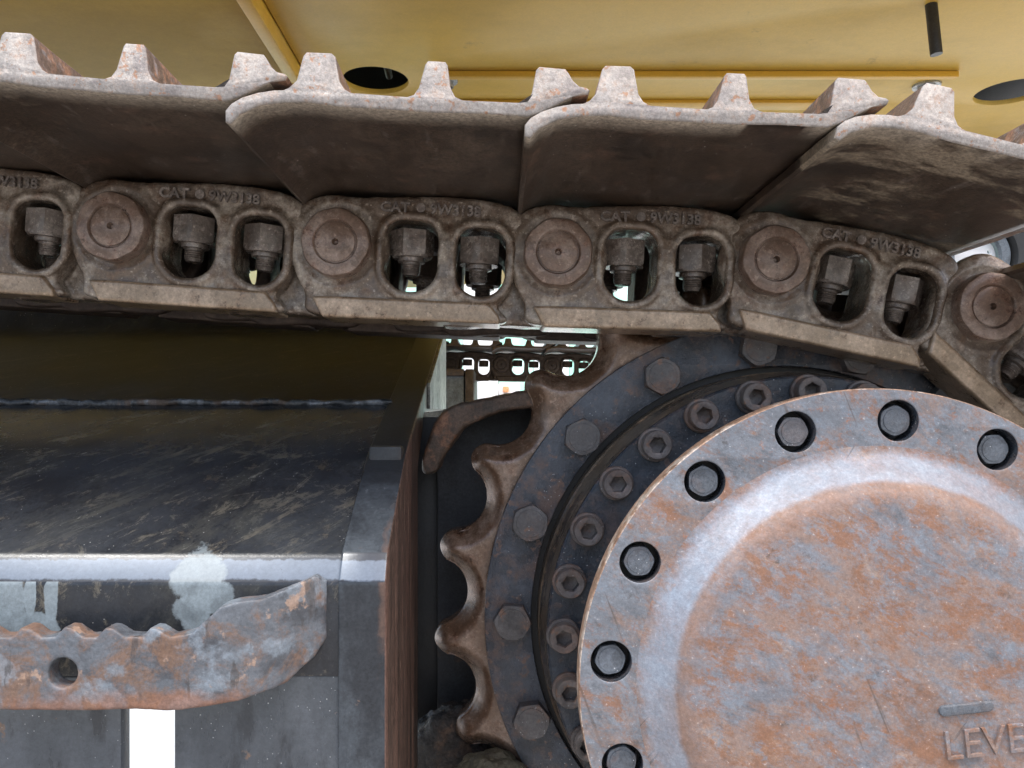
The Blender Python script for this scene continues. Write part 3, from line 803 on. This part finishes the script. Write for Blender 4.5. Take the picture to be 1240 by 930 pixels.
# step bar
zb = CZ - .2150
bar_out = [(-.70, zb), (-.30, zb), (-.23, zb), (-.19, zb + .004), (-.16, zb + .012), (-.142, zb + .028), (-.134, zb + .04),
           (-.134, CZ - .131), (-.142, CZ - .1255), (-.155, CZ - .131), (-.175, CZ - .1375), (-.195, CZ - .1385), (-.203, CZ - .141), (-.212, CZ - .150), (-.222, CZ - .159), (-.235, CZ - .1615)]
x = -.25
for tx in (185, 130, 80, 28, -25, -80):
    cx = W(tx, 0, .575).x
    bar_out += [(cx + .012, CZ - .162), (cx + .003, CZ - .1560), (cx - .002, CZ - .1555), (cx - .008, CZ - .162)]
bar_out += [(-.70, CZ - .162)]
hc = W(75, 815, .575)
bmsh = remesh(plate([bar_out, circ(hc.x, hc.z, 18 * .575 / F, 32)], .575, .593, .002, 2), .0012, 1)
def bend(x):
    if x < -.225: return 0
    t = (x + .225) / .09
    return .043 * min(1.2, t) ** 2
for v in bmsh.vertices:
    v.co.y += bend(v.co.x)
    top_ = v.co.z - (CZ - .165)
rough_up(bmsh, .0007, 45); rough_up(bmsh, .00025, 250, 4)
at0(link('step_bar', bmsh, ['bar']), fr)

# ------------------------------------------------------------------ mud and scale under the sprocket
def lump(name, c, r, mat, amp, scl, seed, label, cat):
    bm = bmesh.new(); bmesh.ops.create_icosphere(bm, subdivisions=6, radius=1)
    for v in bm.verts:
        n = v.co.normalized()
        k = 1 + amp * noise.fractal(n * scl + Vector((seed, 0, 0)), 1.0, 2.0, 5)
        v.co = Vector((n.x * r[0], n.y * r[1], n.z * r[2])) * k
    me = bpy.data.meshes.new(name); bm.to_mesh(me); bm.free(); smooth(me, 180)
    o = link(name, me, [mat], None, c); return tag(o, label, cat)
lump('mud_lump', W(548, 915, .90), (.055, .04, .058), 'mud', .16, 1.6, 3, 'black and brown oily mud packed beside the lowest sprocket tooth', 'mud')
lump('dried_mud_cake', W(596, 950, .83), (.042, .03, .034), 'mud2', .12, 2.5, 8, 'round greenish mud cake under the lowest sprocket tooth', 'mud')

# ------------------------------------------------------------------ yellow upper structure
H = CZ + .50
up = empty('upper_structure', (0, 1.2, H))
tag(up, 'yellow belly of the machine overhead with oval holes, flanges and bolts', 'machine belly')
h1, h2 = (-.185, 1.199), (.800, 1.242)
def hplate(loops, z0, z1, mat, name='belly_plate', parent=up):
    me = plate(loops, z0, z1, .001, 1)
    me.transform(Matrix(((1, 0, 0, 0), (0, 0, 1, 0), (0, 1, 0, 0), (0, 0, 0, 1)))); me.flip_normals(); smooth(me)
    return at0(link(name, me, [mat]), parent)
hplate([[(-.285, .8), (1.05, .8), (1.05, 3.1), (-.285, 3.1)], circ(h1[0], h1[1], .049, 40), circ(h2[0], h2[1], .052, 40)], H, H + .008, 'yellow')
hplate([[(-1.5, .8), (-.306, .8), (-.306, 3.1), (-1.5, 3.1)]], H - .012, H - .004, 'yellow_dark')
at0(link('belly_rib', box(-.305, -.287, .8, 1.155, H - .022, H + .01, .002), ['gold']), up)
at0(link('belly_rib', box(-.305, -.287, 1.36, 3.1, H - .022, H + .01, .002), ['gold']), up)
at0(link('belly_flange', box(-.10, .672, 1.162, 1.174, H - .009, H - .0005, .001), ['gold']), up)
at0(link('belly_flange', box(-.07, .52, 1.268, 1.30, H - .006, H - .0005, .001), ['gold']), up)
at0(link('belly_beam', box(.62, 1.04, 1.52, 1.58, H - .05, H - .001, .003), ['gold']), up)
at0(link('hole_dark_box', box(-.9, 1.3, .85, 3.1, H + .075, H + .3, .002), ['black']), up)  # added black box above the belly so the oval holes look dark
at0(link('inner_pipe', tube([(h1[0] + .012, 1.1, H + .06), (h1[0] + .006, 1.3, H + .05)], .006), ['zinc']), up)
bh = hexhead(.014, 0, .012); bh.transform(Matrix.Rotation(R(90), 4, 'X'))
if min(v.co.z for v in bh.vertices) > -.005: bh.transform(Matrix.Rotation(R(180), 4, 'X'))
for px, py in ((538, 97), (1122, 103)):
    Dp = .5 * F / (VY - py)
    o = link('belly_bolt', bh, ['zinc']); at0(o, up); o.location = (W(px, py, Dp).x, Dp, H)
    o2 = link('washer', lathe([(.0001, 0), (.02, 0), (.02, .004), (.0001, .004)], 24), ['zinc']); o2.data.transform(Matrix.Rotation(R(90), 4, 'X')); o2.parent = o; o2.location = (0, 0, -.003)
zr = tube([tuple(W(1125, -60, .975)), tuple(W(1127, 0, .975)), tuple(W(1134, 66, .975))], .0072)
rod = link('hanging_hose', zr, ['rubber']); tag(rod, 'short black hose end hanging down from the yellow belly at upper right', 'hose')
rb_ = box(-.02, .012, -.02, .02, -.012, .012, .003)
o = link('hose_bracket', rb_, ['yellow_dark'], None, W(1112, 2, 1.0)); at0(o, up); o.location = W(1112, 3, 1.0)

# ------------------------------------------------------------------ the far track, seen through the gap
DY = 2.60
fy = .035
for j, i in enumerate((1, 2, 3, 4, 5)):
    pass
px_far = [602 - 61 * 2, 602 - 61, 546 + 0, 607, 668, 729, 790]
fx = [(x - VX) * 3.38 / F for x in (424, 485, 546, 607, 668, 729, 790)]
far_desc = ['far left, hidden by the black frame', 'behind the frame end', 'directly beside the pale scraped edge', 'second from the left in the gap', 'with its pin end above the upper sprocket tooth', 'at the right end of the gap', 'beyond the gap']
for k in range(7):
    x = fx[k]; z = CZ + .218 - .004 * k
    a = math.atan2(.004, .2139)
    root = empty('track_link', (x, 3.38, z), (0, a, 0)); tag(root, 'dark link of the far side track, ' + far_desc[k], 'track link', 'links of the far side track')
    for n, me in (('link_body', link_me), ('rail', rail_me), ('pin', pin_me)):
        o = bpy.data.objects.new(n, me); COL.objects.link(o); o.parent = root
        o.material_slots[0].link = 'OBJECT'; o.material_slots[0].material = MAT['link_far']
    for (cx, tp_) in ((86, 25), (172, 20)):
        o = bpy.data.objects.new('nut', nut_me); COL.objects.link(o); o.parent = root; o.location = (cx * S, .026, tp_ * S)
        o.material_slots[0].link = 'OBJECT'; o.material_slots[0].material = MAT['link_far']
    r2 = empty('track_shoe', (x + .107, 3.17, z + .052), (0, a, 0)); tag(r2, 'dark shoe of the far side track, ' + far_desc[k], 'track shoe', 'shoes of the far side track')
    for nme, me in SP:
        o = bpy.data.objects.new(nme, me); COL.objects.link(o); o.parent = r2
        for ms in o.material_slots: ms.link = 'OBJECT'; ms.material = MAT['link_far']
# far frame box
fb = empty('equipment_box', (-.2, 3.2, CZ))
tag(fb, 'grey box of the far track frame behind the scraped plate edge', 'frame box')
p0, p1 = W(430, 447, 3.1), W(574, 500, 3.1)
at0(link('box_body', box(p0.x, W(562, 0, 3.1).x, 3.1, 3.6, 0.35, W(0, 455, 3.1).z, .006), ['boxgrey']), fb)
at0(link('box_post', box(W(563, 0, 3.09).x, p1.x, 3.09, 3.6, .35, p0.z, .006), ['link_far']), fb)
at0(link('box_lid', box(p0.x, W(562, 0, 3.1).x, 3.08, 3.6, W(0, 455, 3.1).z, p0.z, .004), ['link_far']), fb)

# things standing in the yard beyond
sh = empty('mint_shed', (0, 9, 0)); tag(sh, 'pale mint green and white shed wall in bright light beyond the tracks', 'shed')
n = 0
for i in range(26):
    x0 = -5.2 + i * .4
    at0(link('cladding_panel', box(x0, x0 + .392, 9.0, 9.05, .0, 3.2, .004), ['mint' if (i * 7) % 5 < 3 else 'white']), sh)
vn = empty('white_crate', W(600, 470, 4.6)); tag(vn, 'white case with an orange panel seen low through the gap', 'case')
c1, c2 = W(577, 480, 4.6), W(630, 480, 4.6)
at0(link('case_body', box(c1.x, W(601, 0, 4.6).x, 4.6, 5.0, .0, W(0, 462, 4.6).z, .02), ['white']), vn)
at0(link('case_body', box(W(603, 0, 4.6).x, c2.x, 4.62, 5.0, .0, W(0, 463, 4.6).z, .02), ['white']), vn)
at0(link('orange_panel', box(W(609, 0, 4.6).x, W(616, 0, 4.6).x, 4.600, 4.625, W(0, 475, 4.6).z, W(0, 468, 4.6).z, .003), ['orange']), vn)
# wheel of a parked lorry, seen past the last shoe
wc = W(1178, 312, 4.2)
wh = empty('parked_lorry_wheel', wc); tag(wh, 'white lorry wheel with stud holes showing past the right end of the track', 'wheel')
link('wheel_disc', plate([circ(0, 0, .115, 60)] + [circ(.085 * math.cos(a), .085 * math.sin(a), .010, 12) for a in [R(20 + 45 * k) for k in range(8)]], -.01, .01, .003, 1), ['white'], wh)
link('rim', lathe([(.118, -.03), (.125, -.05), (.165, -.055), (.17, -.04), (.172, .15)], 60), ['boxgrey'], wh)
link('tyre', lathe([(.173, .1), (.173, -.05), (.19, -.08), (.25, -.085), (.28, -.05), (.285, .15)], 60), ['rubber'], wh)
